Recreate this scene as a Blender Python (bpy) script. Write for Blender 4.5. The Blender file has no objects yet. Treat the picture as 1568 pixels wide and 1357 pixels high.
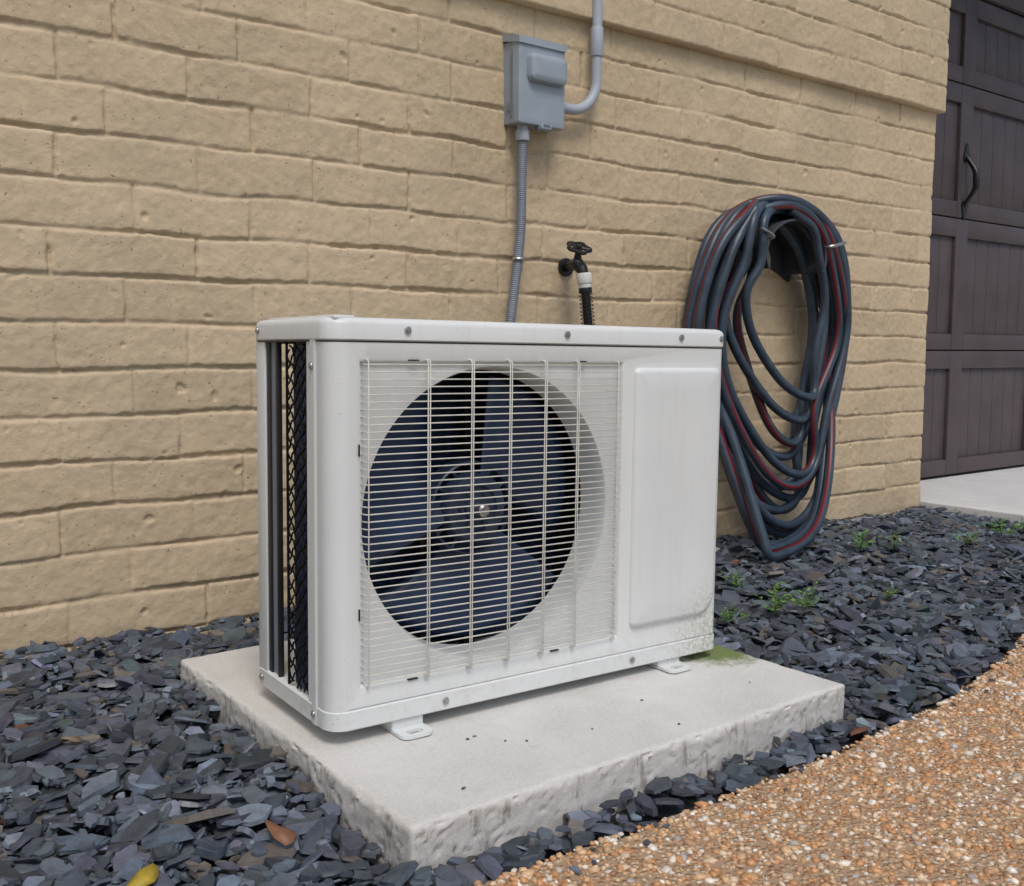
import bpy, bmesh, math, numpy as np, random
from mathutils import Matrix, Vector, noise as mnoise
random.seed(7); rng=np.random.default_rng(11)
S=bpy.context.scene
COL=S.collection
PI=math.pi
# ------------------------------------------------------------------ helpers
def link(o,parent=None):
    COL.objects.link(o)
    if parent is not None: o.parent=parent
    return o
def empty(name,loc=(0,0,0),rotz=0,parent=None):
    e=bpy.data.objects.new(name,None); e.empty_display_size=.1
    e.location=loc; e.rotation_euler=(0,0,rotz)
    return link(e,parent)
def finish(me,mats,smooth=True,ang=35):
    for m in (mats if isinstance(mats,(list,tuple)) else [mats]): me.materials.append(m)
    if smooth:
        me.polygons.foreach_set("use_smooth",np.ones(len(me.polygons),dtype=bool))
        me.set_sharp_from_angle(angle=math.radians(ang))
def mesh(name,vs,fs,mat,parent=None,smooth=True,ang=35,recalc=True):
    me=bpy.data.meshes.new(name); me.from_pydata([tuple(v) for v in vs],[],fs)
    if recalc:
        bm=bmesh.new(); bm.from_mesh(me); bmesh.ops.recalc_face_normals(bm,faces=bm.faces); bm.to_mesh(me); bm.free()
    me.update(); finish(me,mat,smooth,ang)
    return link(bpy.data.objects.new(name,me),parent)
def np_mesh(name,V,flat,sizes,mat,parent=None,smooth=False,ang=None):
    me=bpy.data.meshes.new(name)
    V=np.ascontiguousarray(V,dtype=np.float32); flat=np.ascontiguousarray(flat,dtype=np.int32)
    sizes=np.asarray(sizes,dtype=np.int32)
    me.vertices.add(len(V)); me.vertices.foreach_set("co",V.ravel())
    me.loops.add(len(flat)); me.loops.foreach_set("vertex_index",flat)
    st=np.zeros(len(sizes),dtype=np.int32); st[1:]=np.cumsum(sizes)[:-1]
    me.polygons.add(len(sizes)); me.polygons.foreach_set("loop_start",st)
    me.update(calc_edges=True)
    for m in (mat if isinstance(mat,(list,tuple)) else [mat]): me.materials.append(m)
    me.polygons.foreach_set("use_smooth",np.full(len(sizes),smooth,dtype=bool))
    return link(bpy.data.objects.new(name,me),parent)
def set_col(o,name,C):
    a=o.data.color_attributes.new(name,'FLOAT_COLOR','POINT')
    C=np.asarray(C,dtype=np.float32)
    if C.shape[1]==3: C=np.hstack([C,np.ones((len(C),1),dtype=np.float32)])
    a.data.foreach_set("color",np.ascontiguousarray(C).ravel())
class G:  # geometry accumulator
    def __init__(s): s.v=[];s.f=[]
    def add(s,v,f):
        o=len(s.v); s.v+= [tuple(a) for a in v]; s.f+=[tuple(i+o for i in q) for q in f]; return s
    def box(s,x0,x1,y0,y1,z0,z1,b=0.002,seg=2):
        bm=bmesh.new(); bmesh.ops.create_cube(bm,size=1)
        for v in bm.verts:
            v.co=Vector(((x0+x1)/2+v.co.x*(x1-x0),(y0+y1)/2+v.co.y*(y1-y0),(z0+z1)/2+v.co.z*(z1-z0)))
        if b>0: bmesh.ops.bevel(bm,geom=bm.edges[:]+bm.verts[:],offset=b,segments=seg,profile=.5,affect='EDGES')
        bm.verts.index_update()
        s.add([v.co[:] for v in bm.verts],[[v.index for v in f.verts] for f in bm.faces]); bm.free(); return s
    def loft(s,loops,closed=True,cap0=True,cap1=True):
        n=len(loops[0]); v=[p for l in loops for p in l]; f=[]
        for k in range(len(loops)-1):
            for i in range(n if closed else n-1):
                j=(i+1)%n; f.append((k*n+i,k*n+j,(k+1)*n+j,(k+1)*n+i))
        if cap0: f.append(tuple(range(n))[::-1])
        if cap1: f.append(tuple((len(loops)-1)*n+i for i in range(n)))
        return s.add(v,f)
    def tube(s,pts,r,n=10,caps=True,closed=False):
        P=np.array(pts,float); m=len(P)
        rr=np.full(m,r) if np.isscalar(r) else np.array(r)
        T=np.zeros_like(P); T[1:-1]=P[2:]-P[:-2]; T[0]=P[1]-P[0]; T[-1]=P[-1]-P[-2]
        if closed: T[0]=P[1]-P[-1]; T[-1]=P[0]-P[-2]
        T/=np.linalg.norm(T,axis=1)[:,None]+1e-12
        a=np.array([0,0,1.]) if abs(T[0][2])<.9 else np.array([1.,0,0])
        N=np.cross(T[0],a); N/=np.linalg.norm(N); loops=[]
        for i in range(m):
            N=N-T[i]*(N@T[i]); N/=np.linalg.norm(N); B=np.cross(T[i],N)
            loops.append([tuple(P[i]+rr[i]*(math.cos(t)*N+math.sin(t)*B)) for t in np.arange(n)*2*PI/n])
        if closed: loops.append(loops[0]); return s.loft(loops,True,False,False)
        return s.loft(loops,True,caps,caps)
    def cyl(s,p0,p1,r,n=20,b=0):
        p0=np.array(p0,float);p1=np.array(p1,float)
        if b>0:
            d=(p1-p0)/np.linalg.norm(p1-p0)
            return s.tube([p0,p0+d*b*.01,p0+d*b*.3,p0+d*b,p1-d*b,p1-d*b*.3,p1-d*b*.01,p1],[r-b,r-b*.9,r-b*.3,r,r,r-b*.3,r-b*.9,r-b],n)
        return s.tube([p0,p1],r,n)
    def make(s,name,mat,parent=None,smooth=True,ang=35):
        return mesh(name,s.v,s.f,mat,parent,smooth,ang)
def catmull(P,n=8,closed=False):
    P=np.array(P,float); m=len(P); out=[]
    rng_=range(m if closed else m-1)
    for i in rng_:
        p0=P[(i-1)%m] if (closed or i>0) else 2*P[0]-P[1]
        p1=P[i];p2=P[(i+1)%m]
        p3=P[(i+2)%m] if (closed or i+2<m) else 2*P[-1]-P[-2]
        for t in np.arange(n)/n:
            out.append(.5*((2*p1)+(-p0+p2)*t+(2*p0-5*p1+4*p2-p3)*t*t+(-p0+3*p1-3*p2+p3)*t**3))
    if not closed: out.append(P[-1])
    return np.array(out)
def rr(x0,x1,y0,y1,r,ins=0,n=8):
    """rounded rect loop; r = (x0y0, x1y0, x1y1, x0y1)"""
    if np.isscalar(r): r=(r,)*4
    x0+=ins;x1-=ins;y0+=ins;y1-=ins
    o=[]
    for (cx,cy,sx,sy,a0,q) in ((x0,y0,1,1,PI,r[0]),(x1,y0,-1,1,1.5*PI,r[1]),(x1,y1,-1,-1,0,r[2]),(x0,y1,1,-1,.5*PI,r[3])):
        q=max(q-ins,.0005)
        for k in range(n+1):
            a=a0+k*PI/2/n; o.append((cx+sx*q+q*math.cos(a),cy+sy*q+q*math.sin(a)))
    return o
# ------------------------------------------------------------------ materials
def nodes(name):
    m=bpy.data.materials.new(name); m.use_nodes=True; nt=m.node_tree
    return m,nt,nt.nodes['Principled BSDF']
def N(nt,t,**k):
    n=nt.nodes.new(t)
    for a,b in k.items(): setattr(n,a,b)
    return n
def noise(nt,scale,detail=4,rough=.55,src=None):
    n=N(nt,'ShaderNodeTexNoise'); n.inputs['Scale'].default_value=scale; n.inputs['Detail'].default_value=detail
    n.inputs['Roughness'].default_value=rough
    if src: nt.links.new(src,n.inputs['Vector'])
    return n.outputs['Fac']
def ramp(nt,fac,stops):
    r=N(nt,'ShaderNodeValToRGB'); e=r.color_ramp.elements
    while len(e)<len(stops): e.new(.5)
    for i,(p,c) in enumerate(stops):
        e[i].position=p; e[i].color=(*(c if not np.isscalar(c) else (c,c,c)),1)
    nt.links.new(fac,r.inputs['Fac']); return r.outputs['Color']
def mix(nt,fac,a,b,mode='MIX'):
    m=N(nt,'ShaderNodeMix',data_type='RGBA',blend_type=mode)
    for s,i in ((fac,0),(a,6),(b,7)):
        if isinstance(s,(int,float)): m.inputs[i].default_value=s if i==0 else (s,s,s,1)
        elif isinstance(s,tuple): m.inputs[i].default_value=(*s,1)
        else: nt.links.new(s,m.inputs[i])
    return m.outputs[2]
def math_(nt,op,a,b=0.,c=None):
    m=N(nt,'ShaderNodeMath',operation=op)
    for i,s in enumerate((a,b) if c is None else (a,b,c)):
        if isinstance(s,(int,float)): m.inputs[i].default_value=s
        else: nt.links.new(s,m.inputs[i])
    return m.outputs[0]
def bump(nt,b,h,strength=.5,dist=.002,prev=None):
    n=N(nt,'ShaderNodeBump'); n.inputs['Strength'].default_value=strength; n.inputs['Distance'].default_value=dist
    nt.links.new(h,n.inputs['Height'])
    if prev: nt.links.new(prev,n.inputs['Normal'])
    nt.links.new(n.outputs[0],b.inputs['Normal']); return n.outputs[0]
def M(name,col,rough=.5,metal=0.,var=.12,vs=9,bs=250,bst=.15,bd=.0006,spec=None):
    m,nt,b=nodes(name); co=N(nt,'ShaderNodeTexCoord').outputs['Object']
    c2=tuple(min(1,x*(1+var)) for x in col); c1=tuple(x*(1-var) for x in col)
    nt.links.new(ramp(nt,noise(nt,vs,3,.6,co),[(.3,c1),(.7,c2)]),b.inputs['Base Color'])
    b.inputs['Roughness'].default_value=rough; b.inputs['Metallic'].default_value=metal
    if spec is not None: b.inputs['Specular IOR Level'].default_value=spec
    if bst>0: bump(nt,b,noise(nt,bs,2,.5,co),bst,bd)
    return m
def m_wall():
    m,nt,b=nodes('painted_brick'); co=N(nt,'ShaderNodeTexCoord').outputs['Object']
    at=N(nt,'ShaderNodeAttribute',attribute_name='bt')
    base=ramp(nt,noise(nt,1.6,2,.6,co),[(.3,(.505,.395,.255)),(.7,(.60,.475,.315))])
    base=mix(nt,1.,base,at.outputs['Color'],'MULTIPLY')
    base=mix(nt,math_(nt,'MULTIPLY',ramp(nt,noise(nt,45,4,.75,co),[(.38,0.),(.60,1.)]),.40),base,(.68,.55,.37))
    base=mix(nt,math_(nt,'MULTIPLY',ramp(nt,noise(nt,3.7,4,.7,co),[(.47,0.),(.70,1.)]),.42),base,(.40,.335,.235))
    pit=ramp(nt,noise(nt,120,1,.5,co),[(.735,0.),(.775,1.)])
    base=mix(nt,math_(nt,'MULTIPLY',pit,.6),base,(.15,.11,.07))
    sep=N(nt,'ShaderNodeSeparateXYZ'); nt.links.new(co,sep.inputs[0])
    low=math_(nt,'MULTIPLY',math_(nt,'SUBTRACT',.12,sep.outputs[2]),3.2)
    lown=N(nt,'ShaderNodeClamp'); nt.links.new(low,lown.inputs[0])
    base=mix(nt,math_(nt,'MULTIPLY',lown.outputs[0],.4),base,(.34,.285,.20))
    nt.links.new(base,b.inputs['Base Color']); b.inputs['Roughness'].default_value=.78
    b.inputs['Specular IOR Level'].default_value=.25
    h=math_(nt,'SUBTRACT',noise(nt,110,4,.65,co),math_(nt,'MULTIPLY',pit,.5))
    bump(nt,b,h,.62,.0026)
    return m
def m_concrete(name,c1,c2,moss=None,gs=1.):
    m,nt,b=nodes(name); co=N(nt,'ShaderNodeTexCoord').outputs['Object']
    base=ramp(nt,noise(nt,5,5,.65,co),[(.3,c1),(.68,c2)])
    base=mix(nt,math_(nt,'MULTIPLY',ramp(nt,noise(nt,170,2,.7,co),[(.38,0.),(.62,1.)]),.35),base,tuple(min(1,x*1.18) for x in c2))
    base=mix(nt,math_(nt,'MULTIPLY',ramp(nt,noise(nt,11,5,.75,co),[(.56,0.),(.76,1.)]),.30),base,tuple(x*.66 for x in c1))
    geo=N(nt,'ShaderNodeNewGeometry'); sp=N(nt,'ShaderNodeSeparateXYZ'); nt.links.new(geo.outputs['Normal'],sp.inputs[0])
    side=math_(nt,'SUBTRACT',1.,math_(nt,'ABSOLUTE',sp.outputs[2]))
    mp=N(nt,'ShaderNodeMapping'); mp.inputs['Scale'].default_value=(38,38,12); nt.links.new(co,mp.inputs[0])
    drip=ramp(nt,noise(nt,1.,4,.75,mp.outputs[0]),[(.55,0.),(.66,1.)])
    base=mix(nt,math_(nt,'MULTIPLY',math_(nt,'MULTIPLY',drip,side),.6),base,(.12,.105,.08))
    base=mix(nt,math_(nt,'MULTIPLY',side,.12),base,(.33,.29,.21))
    if moss:
        d=N(nt,'ShaderNodeVectorMath',operation='DISTANCE'); nt.links.new(co,d.inputs[0]); d.inputs[1].default_value=moss
        k=ramp(nt,math_(nt,'ADD',d.outputs['Value'],math_(nt,'MULTIPLY',noise(nt,38,4,.7,co),.16)),[(.135,1.),(.195,0.)])
        base=mix(nt,math_(nt,'MULTIPLY',k,.9),base,(.115,.17,.018))
    nt.links.new(base,b.inputs['Base Color']); b.inputs['Roughness'].default_value=.85
    bump(nt,b,noise(nt,300,3,.65,co),.5,.0015)
    return m
def m_attr(name,rough,var=.25,vs=60,bs=180,bst=.5,bd=.001,spec=.5):
    m,nt,b=nodes(name); co=N(nt,'ShaderNodeTexCoord').outputs['Object']
    at=N(nt,'ShaderNodeAttribute',attribute_name='col')
    k=ramp(nt,noise(nt,vs,3,.65,co),[(.3,1-var),(.7,1+var)])
    nt.links.new(mix(nt,1.,at.outputs['Color'],k,'MULTIPLY'),b.inputs['Base Color'])
    b.inputs['Roughness'].default_value=rough; b.inputs['Specular IOR Level'].default_value=spec
    if bst>0: bump(nt,b,noise(nt,bs,2,.6,co),bst,bd)
    return m
def m_acpaint():
    m,nt,b=nodes('ac_white_paint'); co=N(nt,'ShaderNodeTexCoord').outputs['Object']
    base=ramp(nt,noise(nt,4,3,.6,co),[(.3,(.665,.69,.685)),(.7,(.715,.74,.73))])
    sep=N(nt,'ShaderNodeSeparateXYZ'); nt.links.new(co,sep.inputs[0])
    mp=N(nt,'ShaderNodeMapping'); mp.inputs['Scale'].default_value=(60,60,4); nt.links.new(co,mp.inputs[0])
    st=ramp(nt,noise(nt,1.,4,.7,mp.outputs[0]),[(.50,0.),(.75,1.)])
    base=mix(nt,math_(nt,'MULTIPLY',st,.16),base,(.50,.48,.40))
    d=N(nt,'ShaderNodeVectorMath',operation='DISTANCE'); nt.links.new(co,d.inputs[0]); d.inputs[1].default_value=(.81,0,.05)
    k=ramp(nt,d.outputs['Value'],[(.02,1.),(.14,0.)])
    k=math_(nt,'MULTIPLY',k,ramp(nt,noise(nt,120,4,.8,co),[(.45,0.),(.60,1.)]))
    base=mix(nt,math_(nt,'MULTIPLY',k,.75),base,(.28,.29,.13))
    low=ramp(nt,sep.outputs[2],[(.02,1.),(.15,0.)])
    k2=math_(nt,'MULTIPLY',low,ramp(nt,noise(nt,35,4,.8,co),[(.50,0.),(.70,1.)]))
    base=mix(nt,math_(nt,'MULTIPLY',k2,.4),base,(.47,.43,.30))
    sp=ramp(nt,noise(nt,190,0,.5,co),[(.86,0.),(.89,1.)])
    base=mix(nt,math_(nt,'MULTIPLY',sp,.5),base,(.30,.26,.18))
    nt.links.new(base,b.inputs['Base Color'])
    b.inputs['Roughness'].default_value=.42
    bump(nt,b,noise(nt,420,1,.5,co),.15,.0004); return m
def m_path():
    m,nt,b=nodes('aggregate_matrix'); co=N(nt,'ShaderNodeTexCoord').outputs['Object']
    v=N(nt,'ShaderNodeTexVoronoi'); v.inputs['Scale'].default_value=120; nt.links.new(co,v.inputs['Vector'])
    sp=N(nt,'ShaderNodeSeparateColor'); nt.links.new(v.outputs['Color'],sp.inputs[0])
    c=ramp(nt,sp.outputs[0],[(0.,(.36,.19,.09)),(.35,(.54,.31,.15)),(.7,(.60,.42,.26)),(1.,(.68,.58,.45))])
    k=ramp(nt,v.outputs['Distance'],[(.2,1.),(.6,0.)])
    nt.links.new(mix(nt,k,(.42,.29,.18),c),b.inputs['Base Color']); b.inputs['Roughness'].default_value=.75
    bump(nt,b,k,.9,.003); return m
WALL=m_wall()
PAINT=m_acpaint()
GRILLE=M('cream_wire',(.60,.59,.53),.5,var=.15,vs=40,bst=0)
DARK=M('dark_plastic',(.012,.013,.016),.45,var=.2,bst=0)
COIL=M('coil_fins',(.018,.036,.085),.5,.0,var=.6,vs=70,bs=300,bst=.6,bd=.002)
BLADE=M('fan_blade_plastic',(.012,.030,.078),.42,var=.35,vs=12,bst=0)
HUB=M('fan_hub_plastic',(.022,.036,.068),.42,var=.3,vs=30,bst=0)
STEEL=M('zinc_steel',(.45,.45,.45),.35,.9,var=.15,vs=60,bst=0)
GREYP=M('grey_enamel',(.31,.36,.41),.42,var=.06,vs=14)
PVC=M('grey_pvc',(.38,.42,.475),.48,var=.07,vs=14)
FLEX=M('grey_flex',(.20,.225,.265),.5,var=.08,vs=20,bst=0)
BLACK=M('black_paint',(.008,.008,.009),.4,var=.2,bst=0)
NET=M('black_net',(.005,.006,.008),.8,var=.2,bst=0,spec=.15)
WHITEP=M('white_plastic',(.7,.69,.64),.4,var=.1,vs=50)
HOSE=M('hose_rubber',(.034,.054,.080),.40,var=.35,vs=14,bst=.1)
RED=M('hose_red_stripe',(.14,.012,.018),.42,var=.2,vs=9,bst=0)
HANG=M('hanger_plastic',(.055,.06,.07),.5,var=.2)
DOOR=M('garage_door_paint',(.075,.056,.058),.5,var=.15,vs=6,bs=120,bst=.25,bd=.001)
SOIL=M('dark_soil',(.03,.028,.028),.95,var=.4,vs=30,bs=60,bst=.8,bd=.01)
SLATE=m_attr('slate',.6,.28,45,160,.6,.0015,.38)
PEB=m_attr('pebble',.5,.25,160,400,0,.0006,.5)
LEAF=m_attr('weed_leaf',.55,.2,60,200,0,.0005)
PATH=m_path()
PAD=m_concrete('pad_concrete',(.50,.49,.46),(.63,.62,.595),moss=(.850,.005,0))
SLABM=m_concrete('driveway_concrete',(.56,.56,.56),(.68,.68,.68))
GRASS=M('distant_lawn',(.055,.085,.03),.9,var=.35,vs=3,bs=40,bst=.6,bd=.02)
ROOF=M('roof_shingle',(.07,.065,.06),.9,var=.3,vs=10)
# ------------------------------------------------------------------ brick wall
CH=.0985; BL=.285
def hsh(a,b,k):
    v=np.sin(a*127.1+b*311.7+k*74.7)*43758.5453; return v-np.floor(v)
def fnoise(shape,sig,seed):
    r=np.random.default_rng(seed).standard_normal(shape)
    ky=np.fft.fftfreq(shape[0])[:,None];kx=np.fft.rfftfreq(shape[1])[None,:]
    g=np.exp(-2*(PI*sig)**2*(kx**2+ky**2)); o=np.fft.irfft2(np.fft.rfft2(r)*g,shape); return o/o.std()
def ss(a,b,x):
    t=np.clip((x-a)/(b-a),0,1); return t*t*(3-2*t)
def brick_field(u,v,res,seed,bl=BL,ph=0.,z0=0.,rowlock=None):
    sh=u.shape
    w1=fnoise(sh,.05/res,seed)*.0020; w2=fnoise(sh,.06/res,seed+1)*.0020
    rag=fnoise(sh,.007/res,seed+2)*.0011
    uu=u+w1; vv=v-z0+w2
    row=np.floor(vv/CH); off=(row%2)*bl/2+(hsh(row,3.,1.)-.5)*.04+ph
    bll=np.full(sh,bl)
    if rowlock is not None:
        m=row==rowlock; bll=np.where(m,.10,bll)
    q=(uu-off)/bll; col=np.floor(q)
    j0=(hsh(row,col,5.)-.5)*.05*(bll/bl); j1=(hsh(row,col+1,5.)-.5)*.05*(bll/bl)
    fx0=(q-col)*bll-j0; fx1=(col+1-q)*bll+j1
    neg=fx0<0; neg2=fx1<0
    col=np.where(neg,col-1,np.where(neg2,col+1,col))
    dx=np.minimum(np.abs(fx0),np.abs(fx1)); fz=vv-row*CH
    sb=(hsh(row,col,9.)-.5)*.006; st=(hsh(row,col,11.)-.5)*.006
    dz=np.minimum(np.maximum(fz-np.maximum(sb,0),0),np.maximum(CH-fz-np.maximum(st,0),0))
    fillv=np.clip(.80+.5*fnoise(sh,.030/res,seed+3),.0,1.25); fillh=np.clip(.85+.45*fnoise(sh,.05/res,seed+4),.1,1.5)
    px=1-ss(.0008,.0055,dx+rag); pz=1-ss(.0010,.0060,dz+rag)
    depth=np.maximum(px*fillv,pz*fillh)
    h=-.0052*depth
    h-=.0009*(1-ss(0,.013,np.minimum(dz,dx*1.2)))
    h+=(1-depth)*((hsh(row,col,2.)-.5)*.0030+(hsh(row,col,6.)-.5)*.0028*(fz/CH-.5)*2)
    h+=fnoise(sh,.03/res,seed+5)*.0006+fnoise(sh,max(.009/res,1.),seed+6)*.00042+fnoise(sh,max(.0045/res,.8),seed+9)*.00028
    cr=fnoise(sh,max(.009/res,1.2),seed+7); h-=.0045*ss(2.5,3.2,cr)
    tone=.93+.13*hsh(row,col,8.); tone=tone*(1-.10*depth)
    return h,tone
def sheet(name,origin,du,dv,nrm,U0,U1,V0,V1,res,seed,parent,bottom=0.,endflap=0.,**k):
    nu=int(round((U1-U0)/res))+1; nv=int(round((V1-V0)/res))+1
    u,v=np.meshgrid(np.linspace(U0,U1,nu),np.linspace(V0,V1,nv))
    h,tone=brick_field(u,v,res,seed,**k)
    du,dv,nrm=map(np.array,(du,dv,nrm))
    P=np.array(origin)+u[...,None]*du+v[...,None]*dv+h[...,None]*nrm
    if endflap:
        P[:,-1]=P[:,-2]; P[:,-1]-=endflap*nrm
        P[:,-2]-=nrm*.004
    if bottom:
        P[0]=P[1]-nrm*bottom; P[1]-=nrm*.002
    V=P.reshape(-1,3)
    i=np.arange(nu*nv).reshape(nv,nu)
    F=np.stack([i[:-1,:-1],i[:-1,1:],i[1:,1:],i[1:,:-1]],-1).reshape(-1)
    o=np_mesh(name,V,F,np.full((nu-1)*(nv-1),4),WALL,parent,smooth=True)
    t=tone.reshape(-1); set_col(o,'bt',np.stack([t,t,t],1)); return o
YW=.9127; XC=3.095
house=empty('brick_house',(0,0,0))
ph=-.02
sheet('brick_wall_face',(0,YW,0),(1,0,0),(0,0,1),(0,-1,0),-.75,XC,-.16,1.54,.0034,5,house,endflap=.03,ph=ph,z0=.062)
sheet('brick_wall_far',(0,YW,0),(1,0,0),(0,0,1),(0,-1,0),-5,-.75,-.16,1.54,.012,25,house,ph=ph,z0=.062)
sheet('brick_band',(0,YW-.03,0),(1,0,0),(0,0,1),(0,-1,0),.5,XC+.02,1.525,2.05,.0038,45,house,bottom=.04,endflap=.03,ph=.1,z0=1.525,rowlock=2)
sheet('brick_band_far',(0,YW-.03,0),(1,0,0),(0,0,1),(0,-1,0),-5,.5,1.525,2.05,.012,65,house,bottom=.04,ph=.1,z0=1.525,rowlock=2)
sheet('brick_wall_upper',(0,YW-.03,0),(1,0,0),(0,0,1),(0,-1,0),-5,XC+.02,2.05,3.0,.02,85,house,ph=.1,z0=1.525)
sheet('brick_return',(XC,0,0),(0,1,0),(0,0,1),(1,0,0),YW+.012,1.42,-.16,3.0,.01,95,house,ph=.05,z0=.062)
g=G(); g.box(-5,XC-.03,YW+.04,6,-.3,3.0,0); g.box(XC-.05,7.5,1.42,6,2.32,3.0,0); g.box(6.1,7.5,1.32,6,-.3,2.32,0)
g.make('house_core',WALL,house,False)
g=G(); g.v=[(-5.2,.55,3.0),(7.7,.55,3.0),(7.7,.55,3.12),(-5.2,.55,3.12),(-5.2,6.2,3.0),(7.7,6.2,3.0),(7.7,3.4,4.6),(-5.2,3.4,4.6)]
g.f=[(0,1,2,3),(0,1,5,4),(3,2,6,7),(4,5,6,7),(1,2,6,5),(0,3,7,4)]
g.make('house_roof',ROOF,house,False)
# garage door
gd=empty('garage_door',(0,0,0),parent=house); DY=1.30
g=G(); g.box(3.12,3.5,DY-.03,DY+.08,-.1,2.4,.003); g.box(3.1,6.2,DY-.03,DY+.08,2.26,2.4,.003); g.make('door_jamb',DOOR,gd)
g=G(); g2=G()
secs=[(0.0,.600),(.606,1.226),(1.232,1.845),(1.851,2.25)]
stl=[(3.5,3.60),(3.93,4.035),(4.70,4.80),(5.4,5.5),(6.0,6.1)]
for a,b_ in secs:
    for (s0,s1) in stl: g.box(s0,s1,DY-.014,DY+.02,a,b_,.003)
    for i in range(len(stl)-1):
        x0=stl[i][1]+.0006;x1=stl[i+1][0]-.0006
        g.box(x0,x1,DY-.0135,DY+.02,a,a+.075,.003); g.box(x0,x1,DY-.0135,DY+.02,b_-.085,b_,.003)
        n=max(1,round((x1-x0)/.115)); w=(x1-x0)/n
        for k in range(n): g2.box(x0+k*w,x0+(k+1)*w-.0005,DY+.002,DY+.018,a+.07,b_-.08,.005)
g.make('door_rails',DOOR,gd); g2.make('door_planks',DOOR,gd)
g=G(); g.box(3.45,6.1,DY+.03,DY+.06,-.02,2.3,0); g.make('door_backing',BLACK,gd)
g=G(); hx=3.985
pts=catmull([(hx,DY-.016,1.285),(hx,DY-.03,1.31),(hx,DY-.065,1.36),(hx,DY-.07,1.41),(hx,DY-.062,1.45),(hx,DY-.03,1.50),(hx,DY-.016,1.52)],6)
g.tube(pts,np.interp(np.linspace(0,1,len(pts)),[0,.3,.5,.7,1],[.009,.012,.016,.012,.009]),10)
for zc,s in ((1.275,-1),(1.53,1)):
    l=[]; 
    for t in np.linspace(0,2*PI,20,endpoint=False):
        rad=.024*(1+.25*math.cos(3*t)); l.append((hx+rad*math.sin(t)*.9,zc+s*rad*math.cos(t)*1.7))
    g.loft([[(x,DY-.0145,z) for x,z in l],[(x,DY-.020,z) for x,z in l]])
g.box(4.66,4.76,DY-.022,DY-.0145,.655,.67,.002)
g.make('door_handle',BLACK,gd)
# ------------------------------------------------------------------ ground
g=G(); g.add([(-60,-60,-.16),(60,-60,-.16),(60,60,-.16),(-60,60,-.16)],[(0,1,2,3)]); g.make('ground',GRASS,None,False)
EDGE=np.array([(-3.,-.40),(-1.2,-.345),(-.5,-.34),(-.017,-.350),(.442,-.369),(.985,-.352),(1.297,-.306),(1.684,-.205),(2.1,-.06),(2.6,.16),(3.13,.45)])
EC=catmull(EDGE,8)
def edge_y(x): return np.interp(x,EC[:,0],EC[:,1])
ZP=-.056
nx,ny=160,60
X,Y=np.meshgrid(np.linspace(-3,3.13,nx),np.linspace(-.6,.95,ny))
def gz(x,y):
    z=np.full(np.shape(x),-.040)
    t=np.clip((.1-y)/.35,0,1); z=z-.014*t*t*(3-2*t)*np.clip(1-(x-.5)/.5,0,1)
    t2=np.clip((y+.1)/.35,0,1)*np.clip((.05-x)/.1,0,1); z=z+.010*t2
    return z+.005*np.sin(x*9+1.3)*np.sin(y*11+.7)
Z=gz(X,Y)-.030
V=np.stack([X,Y,Z],-1).reshape(-1,3); i=np.arange(nx*ny).reshape(ny,nx)
F=np.stack([i[:-1,:-1],i[:-1,1:],i[1:,1:],i[1:,:-1]],-1).reshape(-1)
np_mesh('soil_bed',V,F,np.full((nx-1)*(ny-1),4),SOIL,None,True)
# path
xs=np.linspace(-3,3.125,120); V=[];F=[]
for x in xs:
    e=float(edge_y(x))+.004*math.sin(x*40)+.003*math.sin(x*97)
    V+=[(x,-2.6,ZP),(x,e-.012,ZP),(x,e,ZP-.006),(x,e+.002,ZP-.06)]
for k in range(len(xs)-1):
    for j in range(3): F.append((k*4+j,k*4+4+j,k*4+5+j,k*4+1+j))
path=empty('aggregate_path')
mesh('path_base',V,F,PATH,path,True)
# pebbles
t=(1+5**.5)/2
ico=np.array([(-1,t,0),(1,t,0),(-1,-t,0),(1,-t,0),(0,-1,t),(0,1,t),(0,-1,-t),(0,1,-t),(t,0,-1),(t,0,1),(-t,0,-1),(-t,0,1)])/math.sqrt(1+t*t)
icf=np.array([(0,11,5),(0,5,1),(0,1,7),(0,7,10),(0,10,11),(1,5,9),(5,11,4),(11,10,2),(10,7,6),(7,1,8),(3,9,4),(3,4,2),(3,2,6),(3,6,8),(3,8,9),(4,9,5),(2,4,11),(6,2,10),(8,6,7),(9,8,1)])
def rotm(n,tilt,rg):
    yaw=rg.uniform(0,2*PI,n); ax=rg.uniform(0,2*PI,n); a=tilt
    c,s=np.cos(yaw),np.sin(yaw); R1=np.zeros((n,3,3)); R1[:,0,0]=c;R1[:,0,1]=-s;R1[:,1,0]=s;R1[:,1,1]=c;R1[:,2,2]=1
    k=np.stack([np.cos(ax),np.sin(ax),np.zeros(n)],1); K=np.zeros((n,3,3))
    K[:,0,2]=k[:,1];K[:,1,2]=-k[:,0];K[:,2,0]=-k[:,1];K[:,2,1]=k[:,0]
    R2=np.eye(3)+np.sin(a)[:,None,None]*K+(1-np.cos(a))[:,None,None]*(K@K)
    return R2@R1
n=38000
px=rng.uniform(-.9,2.9,n); e=edge_y(px); py=e-.003-rng.uniform(0,1,n)**1.1*.85
rad=np.exp(rng.normal(math.log(.0039),.36,n)); rad=np.clip(rad,.002,.0085)
sc=np.stack([rng.uniform(.85,1.35,n),rng.uniform(.7,1.,n),rng.uniform(.45,.7,n)],1)*rad[:,None]
v=ico[None]*(1+rng.normal(0,.13,(n,12,1)))*sc[:,None]
v=np.einsum('nij,nkj->nki',rotm(n,rng.normal(0,.25,n),rng),v)+np.stack([px,py,ZP+rad*.03],1)[:,None]
F=(icf[None]+(np.arange(n)*12)[:,None,None]).reshape(-1)
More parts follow.
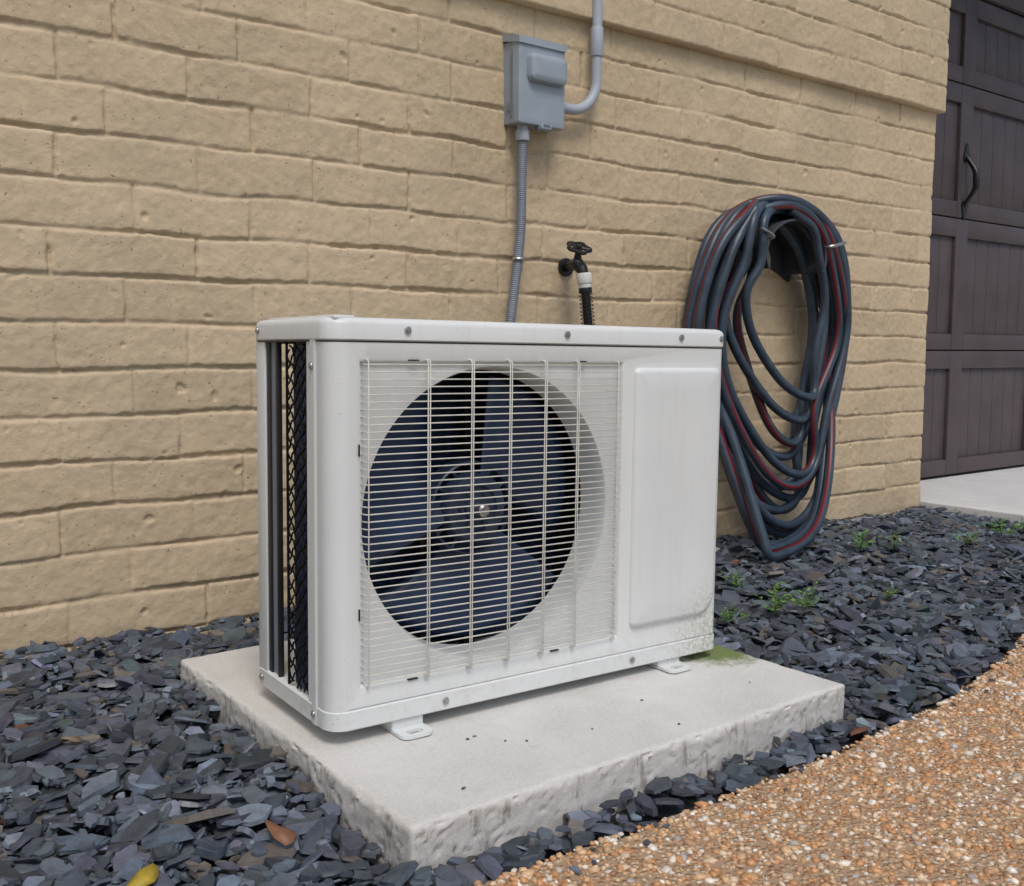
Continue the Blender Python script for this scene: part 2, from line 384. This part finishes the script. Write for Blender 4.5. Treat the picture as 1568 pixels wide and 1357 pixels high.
o=np_mesh('path_pebbles',v.reshape(-1,3),F,np.full(n*20,3),PEB,path,True)
pal=np.array([(.56,.30,.135),(.50,.25,.11),(.61,.40,.22),(.66,.50,.34),(.75,.68,.58),(.30,.16,.085),(.44,.26,.15),(.46,.42,.38)])
pc=pal[rng.choice(8,n,p=[.22,.12,.22,.19,.11,.05,.05,.04])]*rng.uniform(.8,1.15,(n,1))
set_col(o,'col',np.repeat(pc,12,0))
# driveway slab
g=G(); g.box(3.13,9,-3,DY+.04,-.2,-.014,.008); g.make('concrete_driveway',SLABM)
# slate chips
PX0,PX1,PY0,PY1=-.034,.887,-.283,.581
n=27000
cx=rng.uniform(-1.7,3.12,n); cy=rng.uniform(-.42,.905,n)
r=np.clip(np.exp(rng.normal(math.log(.0165),.42,n)),.006,.040)
ok=(cy>edge_y(cx)+.002+r*.35)
inp=(cx>PX0-r*.55)&(cx<PX1+r*.55)&(cy>PY0-r*.55)&(cy<PY1+r*.55)
ok&=~inp; ok&=(cy<YW-.006-r*.6); ok&=(cx<3.125-r*.8)
cx,cy,r=cx[ok],cy[ok],r[ok]
# a few stray chips kicked on to the path and the pad
sx=np.concatenate([rng.uniform(.0,1.9,26),rng.uniform(.05,.8,9)])
sy=np.concatenate([edge_y(sx[:26])-rng.uniform(.005,.05,26),rng.uniform(-.25,-.05,9)])
sr=np.concatenate([rng.uniform(.004,.010,26),rng.uniform(.0018,.0035,9)])
ns=len(sx); cx=np.concatenate([cx,sx]);cy=np.concatenate([cy,sy]);r=np.concatenate([r,sr]); n=len(cx)
K=7
ang=(np.arange(K)[None]+rng.uniform(-.36,.36,(n,K)))*2*PI/K
rad=rng.uniform(.62,1.18,(n,K)); asp=rng.uniform(.45,.95,(n,1))
bx=np.cos(ang)*rad*r[:,None]*1.15; by=np.sin(ang)*rad*r[:,None]*asp
th=np.clip(r*rng.uniform(.12,.40,n),.0012,.010)[:,None]
ins=rng.uniform(.80,.97,(n,K)); 
bot=np.stack([bx,by,-th/2*np.ones((1,K))],-1); top=np.stack([bx*ins,by*ins,th/2*np.ones((1,K))+rng.normal(0,.08,(n,K))*th],-1)
v=np.concatenate([bot,top],1)
lay=rng.uniform(0,1,n); tilt=rng.normal(0,.38,n)*(1.15-.35*lay); tilt[-ns:]*=.15
v=np.einsum('nij,nkj->nki',rotm(n,tilt,rng),v)
wallbank=.022*np.clip((cy-.80)/.10,0,1)
cz=gz(cx,cy)-.022+lay*.026+r*np.abs(np.sin(tilt))*.35+wallbank*rng.uniform(0,1,n)
cz[-ns:-9]=ZP+.004; cz[-9:]=.0015
v+=np.stack([cx,cy,cz],1)[:,None]
base=(np.arange(n)*2*K)[:,None]
quads=np.array([[k,(k+1)%K,K+(k+1)%K,K+k] for k in range(K)]).reshape(-1)
one=np.concatenate([quads,np.arange(K)[::-1],np.arange(K)+K])
flat=(one[None]+base).reshape(-1); sizes=np.tile(np.array([4]*K+[K,K]),n)
o=np_mesh('slate_gravel',v.reshape(-1,3),flat,sizes,SLATE,None,False)
cc=np.array([(.070,.083,.104)])*np.exp(rng.normal(0,.42,(n,1)))*(1+rng.normal(0,.045,(n,3)))
k=rng.uniform(0,1,n); cc[k<.07]=np.array((.12,.108,.095))*rng.uniform(.7,1.4,((k<.07).sum(),1))
cc[k>.997]=(.15,.065,.035); cc[(k>.988)&(k<=.997)]=(.26,.27,.29)
set_col(o,'col',np.repeat(cc,2*K,0))
# ------------------------------------------------------------------ concrete pad
def pad_mesh():
    st=.0055; vs={};V=[];F=[]
    X=np.linspace(PX0,PX1,int((PX1-PX0)/st)); Y=np.linspace(PY0,PY1,int((PY1-PY0)/st)); Z=np.linspace(-.14,0,30)
    def vid(p):
        k=(round(p[0],5),round(p[1],5),round(p[2],5))
        if k not in vs: vs[k]=len(V); V.append(p)
        return vs[k]
    def grid(A,B,fn,flip):
        for i in range(len(A)-1):
            for j in range(len(B)-1):
                q=[vid(fn(A[i],B[j])),vid(fn(A[i+1],B[j])),vid(fn(A[i+1],B[j+1])),vid(fn(A[i],B[j+1]))]
                F.append(q[::-1] if flip else q)
    grid(X,Y,lambda a,b:(a,b,0.),False)
    grid(X,Z,lambda a,b:(a,PY0,b),False); grid(X,Z,lambda a,b:(a,PY1,b),True)
    grid(Y,Z,lambda a,b:(PX0,a,b),True); grid(Y,Z,lambda a,b:(PX1,a,b),False)
    out=[]
    for x,y,z in V:
        n1=mnoise.noise(Vector((x*9,y*9,z*9))); n2=mnoise.noise(Vector((x*45,y*45,z*45))); n3=mnoise.noise(Vector((x*110,y*110,z*110)))
        R=.009+.004*n1+.003*n2
        cxn=min(max(x,PX0+R),PX1-R); cyn=min(max(y,PY0+R),PY1-R); czn=min(z,-R)
        d=Vector((x-cxn,y-cyn,z-czn)); L=d.length
        if L>1e-9:
            nn=d/L; p=Vector((cxn,cyn,czn))+nn*R
        else: p=Vector((x,y,z)); nn=Vector((0,0,1))
        side=1-abs(nn.z)
        a=.0008*n1+ (.0003+.0016*side)*n2+(.0001+.0012*side)*n3
        edge=1-abs(2*abs(nn.z)-1) if L>1e-9 else 0
        a-=edge*max(0,n2)*.007
        if side>.5 and n3>.32 and n2>.05: a-=.005
        a+=side*.006*mnoise.noise(Vector((x*5+3,y*5,0)))
        out.append(p+nn*a)
    return out,F
V,F=pad_mesh()
pad=mesh('concrete_pad',V,F,PAD,None,True,60,recalc=False); pad.rotation_euler=(0,0,.0051)
# ------------------------------------------------------------------ AC unit
acr=empty('air_conditioner_condenser',(-.003,0,0),-.0311)
ac=empty('cabinet',(0,0,.001),parent=acr); ac.rotation_euler=(0,math.radians(.55),0)
W,D,H=.82,.288,.647; ZB=.022; ZL=.617
def rect_side(x0,x1,z0,z1,y,n=26):
    o=[]
    for k in range(n): o.append((x0+(x1-x0)*k/n,y,z0))
    for k in range(n): o.append((x1,y,z0+(z1-z0)*k/n))
    for k in range(n): o.append((x1-(x1-x0)*k/n,y,z1))
    for k in range(n): o.append((x0,y,z1-(z1-z0)*k/n))
    return o
CXF,CZF,RF=.297,.335,.2385
rx0,rx1,rz0,rz1=.050,.566,.087,.583
L0=rect_side(.03,W-.012,ZB+.034,ZL,0)
L1=rect_side(rx0-.003,rx1+.003,rz0-.003,rz1+.003,0); L1b=rect_side(rx0,rx1,rz0,rz1,.0015); L2=rect_side(rx0+.003,rx1-.004,rz0+.003,rz1-.003,.009)
def circ(r,y,ref):
    o=[]
    for p in ref:
        a=math.atan2(p[2]-CZF,p[0]-CXF); o.append((CXF+r*math.cos(a),y,CZF+r*math.sin(a)))
    return o
g=G(); 
g.loft([L0,L1,L1b,L2,circ(RF+.004,.009,L2),circ(RF+.002,.0095,L2),circ(RF,.014,L2),circ(RF-.003,.03,L2),circ(RF-.004,.072,L2)],True,False,False)
g.make('front_panel',PAINT,ac,ang=28)
g=G(); prof=[(.004,.084),(0,.080),(0,.066),(-.0025,.062),(-.0025,.048),(0,.044),(0,.034)]
for k in range(9):
    a=PI+k*PI/2/8; prof.append((.03+.03*math.cos(a),.03+.03*math.sin(a)))
g.loft([[(x,y,ZB+.002) for x,y in prof],[(x,y,ZL) for x,y in prof]],False,False,False)
g.make('corner_post',PAINT,ac,ang=28)
g=G(); prof=[(W-.012,0)]
for k in range(7):
    a=1.5*PI+k*PI/2/6; prof.append((W-.012+.012*math.cos(a),.012+.012*math.sin(a)))
prof+=[(W,D-.01),(W-.01,D),(W-.24,D)]
g.loft([[(x,y,ZB+.002) for x,y in prof],[(x,y,ZL) for x,y in prof]],False,False,False)
g.make('right_panel',PAINT,ac,ang=28)
g=G(); 
g.loft([[(x,y,z) for x,y in rr(-.0015+i,W+.0015-i,-.0015+i,D+.0015-i,(.031,.013,.008,.008))] for z,i in ((ZB,.004),(ZB+.003,0),(ZB+.030,0),(ZB+.033,.003))],True,True,True)
g.make('base_pan',PAINT,ac,ang=40)
g=G(); zz=[(ZL-.004,.0),(ZL-.002,-.003),(H-.010,-.003),(H-.005,-.0015),(H-.0015,.0025),(H,.008),(H+.001,.03)]
g.loft([[(x,y,z) for x,y in rr(0+i,W-i,0+i,D-i,(.034,.016,.014,.014))] for z,i in zz],True,True,True)
g.box(.01,.045,.004,.26,H-.004,H+.003,.003); g.make('lid',PAINT,ac,ang=40)
g=G(); g.loft([[(x,y,ZL-.0065) for x,y in rr(.0,W,.0,D,(.030,.012,.008,.008),ins=-.0004)],[(x,y,ZL-.0042) for x,y in rr(0,W,0,D,(.030,.012,.008,.008),ins=-.0004)]],True,False,False); g.make('lid_gap_shade',DARK,ac)  # dark-coloured band, stands in for the shade in the gap under the lid
g=G(); RR=(.012,.045,.012,.012)
zz=[(.002,0),(-.004,.001),(-.008,.004),(-.0095,.010),(-.0095,.05)]
g.loft([[(x,y,z) for x,z in rr(.590,.806,.100,.574,RR,ins=i,n=8)] for y,i in zz],True,False,True)
g.make('service_panel',PAINT,ac,ang=40)
# grille wires
g=G(); gx0,gx1,gz0,gz1=.056,.558,.094,.578
nz=44
for k in range(nz):
    z=gz0+(gz1-gz0)*k/(nz-1)
    P=[(gx0,.008,z),(gx0+.001,-.002,z),(gx0+.005,-.006,z),((gx0+gx1)/2,-.010,z),(gx1-.005,-.006,z),(gx1-.001,-.002,z),(gx1,.008,z)]
    g.tube(P,.00112,6)
def gyy(x): 
    t=(x-gx0)/(gx1-gx0); return -.006-.004*(1-abs(2*t-1))
for x in (.060,.163,.242,.315,.387,.457,.548):
    for dx in ((-.0019,.0019) if .1<x<.5 else (0,)):
        y=gyy(x)-.0019
        g.tube([(x+dx,.008,gz0-.008),(x+dx,y+.003,gz0-.007),(x+dx,y,gz0-.003),(x+dx,y,gz1+.003),(x+dx,y+.003,gz1+.007),(x+dx,.008,gz1+.008)],.0011,6)
g.make('fan_grille',GRILLE,ac,ang=60)
g=G()
for x,z in ((.14,.5845),(.47,.5845),(.14,.0855),(.42,.0855)):
    g.box(x-.009,x+.009,-.003,.004,z-.0010,z+.0010,.0004)
for x,z in ((.0475,.20),(.0475,.45)): g.box(x-.0010,x+.0010,-.003,.004,z-.009,z+.009,.0004)
g.make('grille_clips',DARK,ac)
# fan
g=G()
for c in (165,285,45):
    nr,na=10,16; loops=[]
    for i in range(nr+1):
        t=i/nr; R=.045+t*(.226-.045); wd=math.radians(33+18*t**.7); sw=math.radians(-14*t)
        loops.append([(CXF+R*math.cos(math.radians(c)+sw+wd*s),.100-.034*s*(1-.25*t)-.008*(1-s*s),CZF+R*math.sin(math.radians(c)+sw+wd*s)) for s in np.linspace(-1,1,na)])
    g.loft(loops,False,False,False)
o=g.make('fan_blades',BLADE,ac,ang=50); md=o.modifiers.new('t','SOLIDIFY'); md.thickness=.0025
g=G()
ring=lambda R,y:[(CXF+R*math.cos(a),y,CZF+R*math.sin(a)) for a in np.arange(48)*2*PI/48]
g.loft([ring(.062,.12),ring(.060,.065),ring(.056,.059),ring(.040,.057),ring(.037,.062),ring(.024,.062),ring(.022,.056),ring(.012,.055)],True,False,True)
g.loft([ring(.080,.11),ring(.080,.076),ring(.077,.073),ring(.075,.076),ring(.075,.11)],True,False,False)
for a in np.arange(6)*PI/3: g.cyl((CXF+.03*math.cos(a),.065,CZF+.03*math.sin(a)),(CXF+.03*math.cos(a),.058,CZF+.03*math.sin(a)),.004,10)
for a in np.arange(12)*PI/6:
    p=lambda R:(CXF+R*math.cos(a),.078,CZF+R*math.sin(a)); g.tube([p(.058),p(.078)],.003,6)
g.make('fan_hub',HUB,ac,ang=40)
g=G(); g.loft([ring(.011,.060),ring(.011,.036),ring(.008,.033)],True,False,True)
g.make('fan_nut',STEEL,ac)
g=G(); g.box(CXF-.06,CXF+.06,.145,.19,CZF-.06,CZF+.06,.02,3)
for dx in (-.045,.045): g.box(CXF+dx-.012,CXF+dx+.012,.15,.17,.05,.61,.002)
g.make('fan_motor',DARK,ac)
g=G(); g.box(.085,W-.05,.215,.245,.056,.612,.004); g.box(.010,.030,.086,.160,.056,.612,.006)
g.make('heat_exchanger',COIL,ac)
g=G(); g.box(.575,.580,.012,.21,.056,.612,0); g.box(.02,W-.02,.02,.27,.045,.054,0); g.box(.03,W-.02,.02,.27,.608,.612,0)
g.make('interior_panels',DARK,ac,False)
# side: mesh guard + posts
g=G(); y0,y1,zb,zt=.084,.166,.056,.612; p=.0255; hgt=zt-zb
for k in range(-6,30):
    for s in (1,-1):
        za=zb+k*p; P=[]
        for t in np.linspace(0,1,9):
            yy=y0+t*(y1-y0); z=za+(t if s>0 else 1-t)*p*3+.0035*math.sin(t*9*PI/1.5)
            if zb<=z<=zt: P.append((.004-.001*math.sin(t*40+k),yy,z))
        if len(P)>1: g.tube(P,.0016,5)
g.tube([(.004,y1,zb),(.004,y1,zt)],.0022,6); g.make('coil_guard_net',NET,ac)
g=G(); g.box(.003,.012,.236,.250,.054,.615,.001); g.box(.003,.012,.205,.212,.054,.615,.001); g.make('rear_post_dark',DARK,ac)
g=G(); g.box(.006,.010,.2125,.2355,.054,.615,0); g.make('rear_post_core',FLEX,ac)
g=G(); g.box(0,.004,.251,D,.05,.616,.001); g.box(.0045,.022,D-.006,D-.001,.05,.616,.001); g.make('rear_post',PAINT,ac)
g=G()
def screw(p,nrm):
    p=np.array(p);nrm=np.array(nrm,float)
    g.cyl(p,p+nrm*.0035,.0058,14,.0012); g.cyl(p+nrm*.003,p+nrm*.0048,.0030,8)
for x in (.128,.435,.702,): screw((x,-.003,ZL+.013),(0,-1,0))
for x in (.20,.60): screw((x,-.0015,ZB+.017),(0,-1,0))
screw((W-.012,-.001,ZL+.012),(0,-1,0))
screw((-.0015,.055,ZB+.018),(-1,0,0)); screw((-.003,.27,ZL+.013),(-1,0,0)); screw((-.0025,.055,.575),(-1,0,0)); screw((-.0015,.27,ZB+.018),(-1,0,0))
g.make('screws',STEEL,ac)
g=G()
for x in (.135,.70):
    outer=rr(x-.028,x+.028,-.034,.05,(.014,.014,.002,.002),n=8)
    inner=rr(x-.014,x+.014,-.024,-.010,.0069,n=8)
    g.loft([[(a,b,.007) for a,b in outer],[(a,b,.007) for a,b in inner],[(a,b,.002) for a,b in inner],[(a,b,.002) for a,b in outer],[(a,b,.007) for a,b in outer]],True,False,False)
    g.box(x-.028,x+.028,.004,.28,.002,ZB+.004-x*.009,.003)
g.make('mounting_feet',PAINT,acr)
# ------------------------------------------------------------------ disconnect box
bx=empty('electrical_disconnect_box',(0,0,0)); x0,x1,z0,z1=.983,1.141,1.200,1.420; yf=YW-.070
g=G(); g.loft([[(x,y,z) for x,z in rr(x0+.003,x1-.003,z0+.003,z1-.003,.003,ins=i,n=3)] for y,i in ((YW+.01,0),(yf+.02,0))],True,True,True)
g.make('box_body',GREYP,bx)
g=G()
g.loft([[(x,y,z) for x,z in rr(x0,x1,z0,z1,.005,ins=i,n=4)] for y,i in ((yf+.028,0),(yf+.003,0),(yf+.0008,.001),(yf,.004),(yf,.02))],True,True,True)
g.loft([[(x,YW+.005,z1+.002) for x in (x0-.003,x1+.003)]+[(x1+.003,YW+.005,z1+.018),(x0-.003,YW+.005,z1+.018)],
        [(x0-.003,yf-.005,z1-.016),(x1+.003,yf-.005,z1-.016),(x1+.003,yf-.005,z1+.002),(x0-.003,yf-.005,z1+.002)]])
g.loft([[(x,y,z) for x,z in rr(x0+.026,x1-.003,z1-.112,z1-.036,.018,ins=i,n=6)] for y,i in ((yf+.001,0),(yf-.010,.001),(yf-.018,.005),(yf-.022,.012),(yf-.023,.02))],True,False,True)
g.box(x0+.07,x0+.105,yf-.010,yf+.02,z0-.010,z0+.004,.002)
g.make('box_cover',GREYP,bx,ang=32)
g=G(); g.cyl((x0+.0035,yf+.045,z0+.045),(x0-.0005,yf+.045,z0+.045),.012,20,.001); g.box(x0+.076,x0+.098,yf-.0125,yf+.01,z0-.002,z0+.003,.001)
g.box(x0-.0015,x0+.001,yf+.03,yf+.036,z0+.02,z1-.03,0); g.make('box_knockout',FLEX,bx)
# conduits
cd=empty('pvc_conduit',(0,0,0)); yc=YW-.036
g=G(); xe=1.285
pts=[(xe,yc,3.0),(xe,yc,1.40)]
arc=[(xe-.095+.095*math.cos(a),yc,1.362+.095*-math.sin(a)) for a in np.linspace(0,PI/2,14)]
g.tube(pts+arc+[(x1-.002,yc,1.267)],.0145,18)
g.cyl((xe,yc,1.425),(xe,yc,1.505),.0182,18,.002); g.cyl((x1-.002,yc,1.267),(x1+.022,yc,1.267),.0188,18,.002)
g.make('conduit_pipe',PVC,cd,ang=50)
fc=empty('flexible_conduit',(0,0,0)); g=G()
P=catmull([(1.022,yc,1.165),(1.020,yc,1.05),(1.018,yc,.93),(1.008,yc,.84),(.990,yc-.004,.74),(.975,yc-.008,.66),(.962,yc,.56),(.95,yc,.4)],60)
L=np.concatenate([[0],np.cumsum(np.linalg.norm(np.diff(P,axis=0),axis=1))])
Q=np.stack([np.interp(np.arange(0,L[-1],.0011),L,P[:,k]) for k in range(3)],1)
g.tube(Q,.0128+.0007*np.sin(np.arange(len(Q))*2*PI/5),14); g.make('flex_tube',FLEX,fc,ang=80)
g=G(); g.cyl((1.022,yc,1.16),(1.022,yc,1.188),.0195,12,.002); g.cyl((1.022,yc,1.185),(1.022,yc,1.205),.015,16); g.make('flex_fitting',PVC,fc)
g=G(); z=.845; g.tube([(1.009+.0160*math.cos(a),yc-.0160*math.sin(a),z) for a in np.linspace(0,PI,12)],.0045,8)
g.box(1.022,1.05,YW-.012,YW+.003,z-.007,z+.007,.002); g.cyl((1.038,YW-.012,z),(1.038,YW-.018,z),.006,10)
g.make('conduit_strap',STEEL,fc)
# ------------------------------------------------------------------ faucet
fa=empty('hose_bib_faucet',(0,0,0)); fx,fz=1.175,.835
g=G(); g.cyl((1.205,YW+.002,fz),(1.205,YW-.010,fz),.026,20,.003); g.cyl((1.205,YW-.005,fz),(1.185,YW-.075,fz+.003),.013,14)
g.tube([(1.190,YW-.055,fz+.004),(1.183,YW-.082,fz+.002),(1.186,YW-.096,fz-.012),(1.190,YW-.10,fz-.03)],[.016,.019,.017,.015],14)
g.tube([(1.184,YW-.078,fz),(1.180,YW-.085,fz+.022),(1.174,YW-.095,fz+.045)],[.014,.011,.006],12)
hc=np.array((1.174,YW-.096,fz+.046)); ax=np.array((-.12,-.50,.86)); ax/=np.linalg.norm(ax)
e1=np.cross(ax,(0,1,0)); e1/=np.linalg.norm(e1); e2=np.cross(ax,e1)
g.tube([hc+(.030+.004*math.cos(5*a))*(math.cos(a)*e1+math.sin(a)*e2) for a in np.linspace(0,2*PI,40,endpoint=False)],.0055,8,closed=True)
for a in np.arange(5)*2*PI/5: g.tube([hc,hc+.030*(math.cos(a)*e1+math.sin(a)*e2)],.0045,6)
g.cyl(hc-ax*.006,hc+ax*.008,.009,12,.002)
g.make('faucet_body',BLACK,fa)
g=G(); c0=np.array((1.190,YW-.10,fz-.022)); d=np.array((.10,-.03,-.99)); d/=np.linalg.norm(d)
g.cyl(c0,c0+d*.030,.0215,20,.003); g.cyl(c0+d*.028,c0+d*.042,.0185,20,.002); g.make('hose_collar',WHITEP,fa)
g=G(); P=catmull([c0+d*.04,c0+d*.09,c0+d*.16,c0+d*.24+np.array((.004,0,0)),c0+d*.5],10); g.tube(P,.0125,12)
for k in range(13):
    c=c0+d*(.056+k*.0105); 
    f1=np.cross(d,(0,1,0)); f1/=np.linalg.norm(f1); f2=np.cross(d,f1)
    g.tube([c+.0185*(math.cos(a)*f1+math.sin(a)*f2)+d*.005*math.sin(a) for a in np.linspace(0,2*PI,16,endpoint=False)],.0014,5,closed=True)
g.cyl(c0+d*.04,c0+d*.056,.0185,16,.002)
g.make('hose_end',BLACK,fa)
# ------------------------------------------------------------------ garden hose on hanger
hz=empty('coiled_garden_hose',(0,0,0))
loops=[ # xl, xr, zt, xb, zb, yoff top, yoff bottom
 (1.80,2.22,1.045,2.16,.440,.150,.12),(1.76,2.27,1.050,2.13,.365,.115,.10),(1.84,2.24,1.035,2.12,.285,.075,.08),
 (1.72,2.31,1.058,2.11,.185,.150,.12),(1.70,2.33,1.062,2.12,.100,.100,.09),(1.78,2.28,1.045,2.09,.060,.060,.07),
 (1.67,2.36,1.070,2.05,.00,.130,.14),(1.74,2.34,1.055,2.08,.135,.045,.05),(1.65,2.375,1.078,1.90,-.018,.090,.19),
 (1.69,2.34,1.066,1.76,-.022,.050,.29),(1.63,2.385,1.085,2.02,.07,.120,.10),(1.66,2.36,1.074,1.84,-.016,.040,.23),
 (1.71,2.32,1.052,2.10,.24,.080,.06),(1.64,2.38,1.09,2.00,.03,.070,.16),(1.68,2.37,1.08,2.06,.15,.14,.13)]
pts=[]
rj=np.random.default_rng(4)
for (xl,xr,zt,xb,zb,yo,yb) in loops:
    j=lambda s: rj.uniform(-s,s)
    xt=1.97+j(.02); hgt=zt-zb; m1=min(.42,.47*hgt)
    ym=.45*yo+.55*yb*.75
    pts+=[(xt,yo,zt),(xt+.135*(xr-xl)/.5+j(.008),yo+j(.008),zt-.045+j(.006)),(xr-.085+j(.01),yo+j(.010),zt-.42*m1+j(.01)),(xr+j(.008),yo*.8+j(.01),zt-m1+j(.012)),
          (xr-.05*(1+1.2*(zb<.2))+j(.018),ym+j(.012),zb+.27*hgt),(xb+.45*(xr-xb)+j(.012),yb*.9+.01,zb+.07*hgt*(1 if zb>.02 else .8)),(xb,yb+.01,zb),(xb-.42*(xb-xl)+j(.008),yb*.95+.01,zb+.085*hgt*(1 if zb>.02 else .6)),
          (xl+.05+j(.018),ym+j(.012),zb+.34*hgt),(xl+j(.012),yo*.8+j(.01),zt-.43*hgt),(xl+.06+j(.012),yo+j(.01),zt-.18),(xt-.14+j(.01),yo+j(.008),zt-.045)]
P=np.array(pts); P[:,1]=YW-.022-P[:,1]
P=catmull(P,10)
L=np.concatenate([[0],np.cumsum(np.linalg.norm(np.diff(P,axis=0),axis=1))])
Q=np.stack([np.interp(np.arange(0,L[-1],.014),L,P[:,k]) for k in range(3)],1)
for _ in range(6): Q[1:-1]=.25*Q[:-2]+.5*Q[1:-1]+.25*Q[2:]
g=G(); g.tube(Q,.0145,16)
o=g.make('hose',[HOSE,RED],hz,ang=60)
nf=len(Q)-1; mi=np.zeros(len(o.data.polygons),dtype=np.int32)
for k in range(nf):
    s=int(k*.028+5)%16
    mi[k*16+s]=1; mi[k*16+(s+1)%16]=1
o.data.polygons.foreach_set('material_index',mi)
g=G(); A=np.linspace(math.radians(205),math.radians(-25),26); hc=(2.03,.905)
prof=[(hc[0]+.155*math.cos(a),hc[1]+.115*math.sin(a)) for a in A]
def off(pr,d): return [(hc[0]+(x-hc[0])*(1-d),hc[1]+(z-hc[1])*(1-d)) for x,z in pr]
for (ya,yb) in ((YW+.0,YW-.175),):
    a=[(x,ya,z) for x,z in prof]+[(x,ya,z) for x,z in off(prof,.06)][::-1]
    b=[(x,yb,z) for x,z in prof]+[(x,yb,z) for x,z in off(prof,.06)][::-1]
    g.loft([a,b])
op=[(hc[0]+.195*math.cos(t),hc[1]+.165*math.sin(t)) for t in A]; ip=off(prof,.45)
g.loft([[(x,YW-.006,z) for x,z in op]+[(x,YW-.006,z) for x,z in ip][::-1],[(x,YW+.004,z) for x,z in op]+[(x,YW+.004,z) for x,z in ip][::-1]])
g.make('hanger_saddle',HANG,hz,ang=40)
g=G()
for t in (math.radians(160),math.radians(15)):
    p=lambda R,y:(hc[0]+R*math.cos(t),y,hc[1]+R*.9*math.sin(t))
    g.tube(catmull([p(.15,YW-.15),p(.15,YW-.19),p(.18,YW-.20),p(.225,YW-.198)],5),.005,8)
g.make('hanger_arms',STEEL,hz)
# ------------------------------------------------------------------ weeds
def weed(x,y,s,seed,name='weed_plant'):
    rg=np.random.default_rng(seed); V=[];F=[];C=[]
    for st in range(int(8+s*90)):
        a=rg.uniform(0,2*PI); ln=s*rg.uniform(.5,1.1); le=rg.uniform(.3,1.3)
        d=np.array((math.cos(a)*math.cos(le),math.sin(a)*math.cos(le),math.sin(le)))
        for q in np.linspace(.3,1,5):
            p=d*ln*q; b=a+rg.uniform(-1.6,1.6); w=s*rg.uniform(.16,.30); u=np.array((math.cos(b),math.sin(b),rg.uniform(-.1,.6))); u/=np.linalg.norm(u)
            sd=np.cross(u,(0,0,1)); sd/=np.linalg.norm(sd); i=len(V)
            V+=[p,p+u*w*.5+sd*w*.32,p+u*w*1.1,p+u*w*.5-sd*w*.32]; F.append((i,i+1,i+2,i+3))
            c=np.array((.095,.22,.045))*rg.uniform(.6,1.6); C+=[c]*4
        i=len(V); sd=np.cross(d,(0,0,1)); sd/=np.linalg.norm(sd)+1e-9
        V+=[-sd*.0012,sd*.0012,d*ln+sd*.0006,d*ln-sd*.0006]; F.append((i,i+1,i+2,i+3)); C+=[np.array((.08,.15,.04))]*4
    o=mesh(name,V,F,LEAF,None,False,recalc=False); set_col(o,'col',C); o.location=(x,y,float(gz(np.array(x),np.array(y)))+.012)
WE=[(1.28,.20,.07),(1.36,.17,.06),(1.12,.20,.045),(1.40,.42,.05),(2.10,.52,.07),(2.22,.47,.055),(2.45,.36,.055),(2.75,.40,.07),(2.95,.42,.05),(1.6,.10,.04)]
for i,(x,y,s) in enumerate(WE): weed(x,y,s,i)
lf=[(-.325,-.150,(.42,.30,.03),.024),(-.14,-.13,(.20,.09,.045),.03),(-.30,.30,(.22,.16,.10),.016)]
for i,(x,y,c,s) in enumerate(lf):
    V=[];n=10
    for k in range(n):
        a=2*PI*k/n; V.append((s*math.cos(a)*(1+.15*math.sin(3*a)),s*.55*math.sin(a),.004*math.sin(2*a)))
    V.append((0,0,.004)); F=[(k,(k+1)%n,n) for k in range(n)]
    o=mesh('fallen_leaf',V,F,LEAF,None,True); set_col(o,'col',[c]*len(V)); o.location=(x,y,float(gz(np.array(x),np.array(y)))+.018); o.rotation_euler=(.2,-.15,i*1.3+.4)
    md=o.modifiers.new('s','SOLIDIFY'); md.thickness=.002
# ------------------------------------------------------------------ light
w=bpy.data.worlds.new("World"); S.world=w; w.use_nodes=True; nt=w.node_tree; bg=nt.nodes['Background']
sky=nt.nodes.new('ShaderNodeTexSky'); sky.sky_type='NISHITA'; sky.sun_disc=False
sd=Vector((-.25,-.58,1.0)).normalized(); el=math.asin(sd.z); az=math.atan2(sd.x,sd.y)
sky.sun_elevation=el; sky.sun_rotation=az; sky.dust_density=3.; sky.air_density=1.; 
nt.links.new(sky.outputs[0],bg.inputs[0]); bg.inputs[1].default_value=.125
l=bpy.data.lights.new('sun','SUN'); l.energy=1.45; l.angle=math.radians(20); l.color=(1,.965,.92)
o=link(bpy.data.objects.new('sun',l)); o.rotation_euler=(-sd).to_track_quat('-Z','Y').to_euler()
# ------------------------------------------------------------------ camera
yaw,pitch,roll=.9284,.0938,.0041
fw=Vector((math.cos(yaw)*math.cos(pitch),math.sin(yaw)*math.cos(pitch),-math.sin(pitch)))
r=fw.cross(Vector((0,0,1))).normalized(); u=r.cross(fw)
r,u=r*math.cos(roll)+u*math.sin(roll),u*math.cos(roll)-r*math.sin(roll)
cam=bpy.data.cameras.new('camera'); co=link(bpy.data.objects.new('camera',cam))
mm=Matrix((r,u,-fw)).transposed().to_4x4(); mm.translation=Vector((-.6581,-1.3269,.6024)); co.matrix_world=mm
cam.sensor_width=36; cam.lens=1535.74/1568*36; cam.clip_start=.02; cam.clip_end=300
S.camera=co
S.view_settings.view_transform='Standard'; S.view_settings.look='None'; S.view_settings.exposure=0
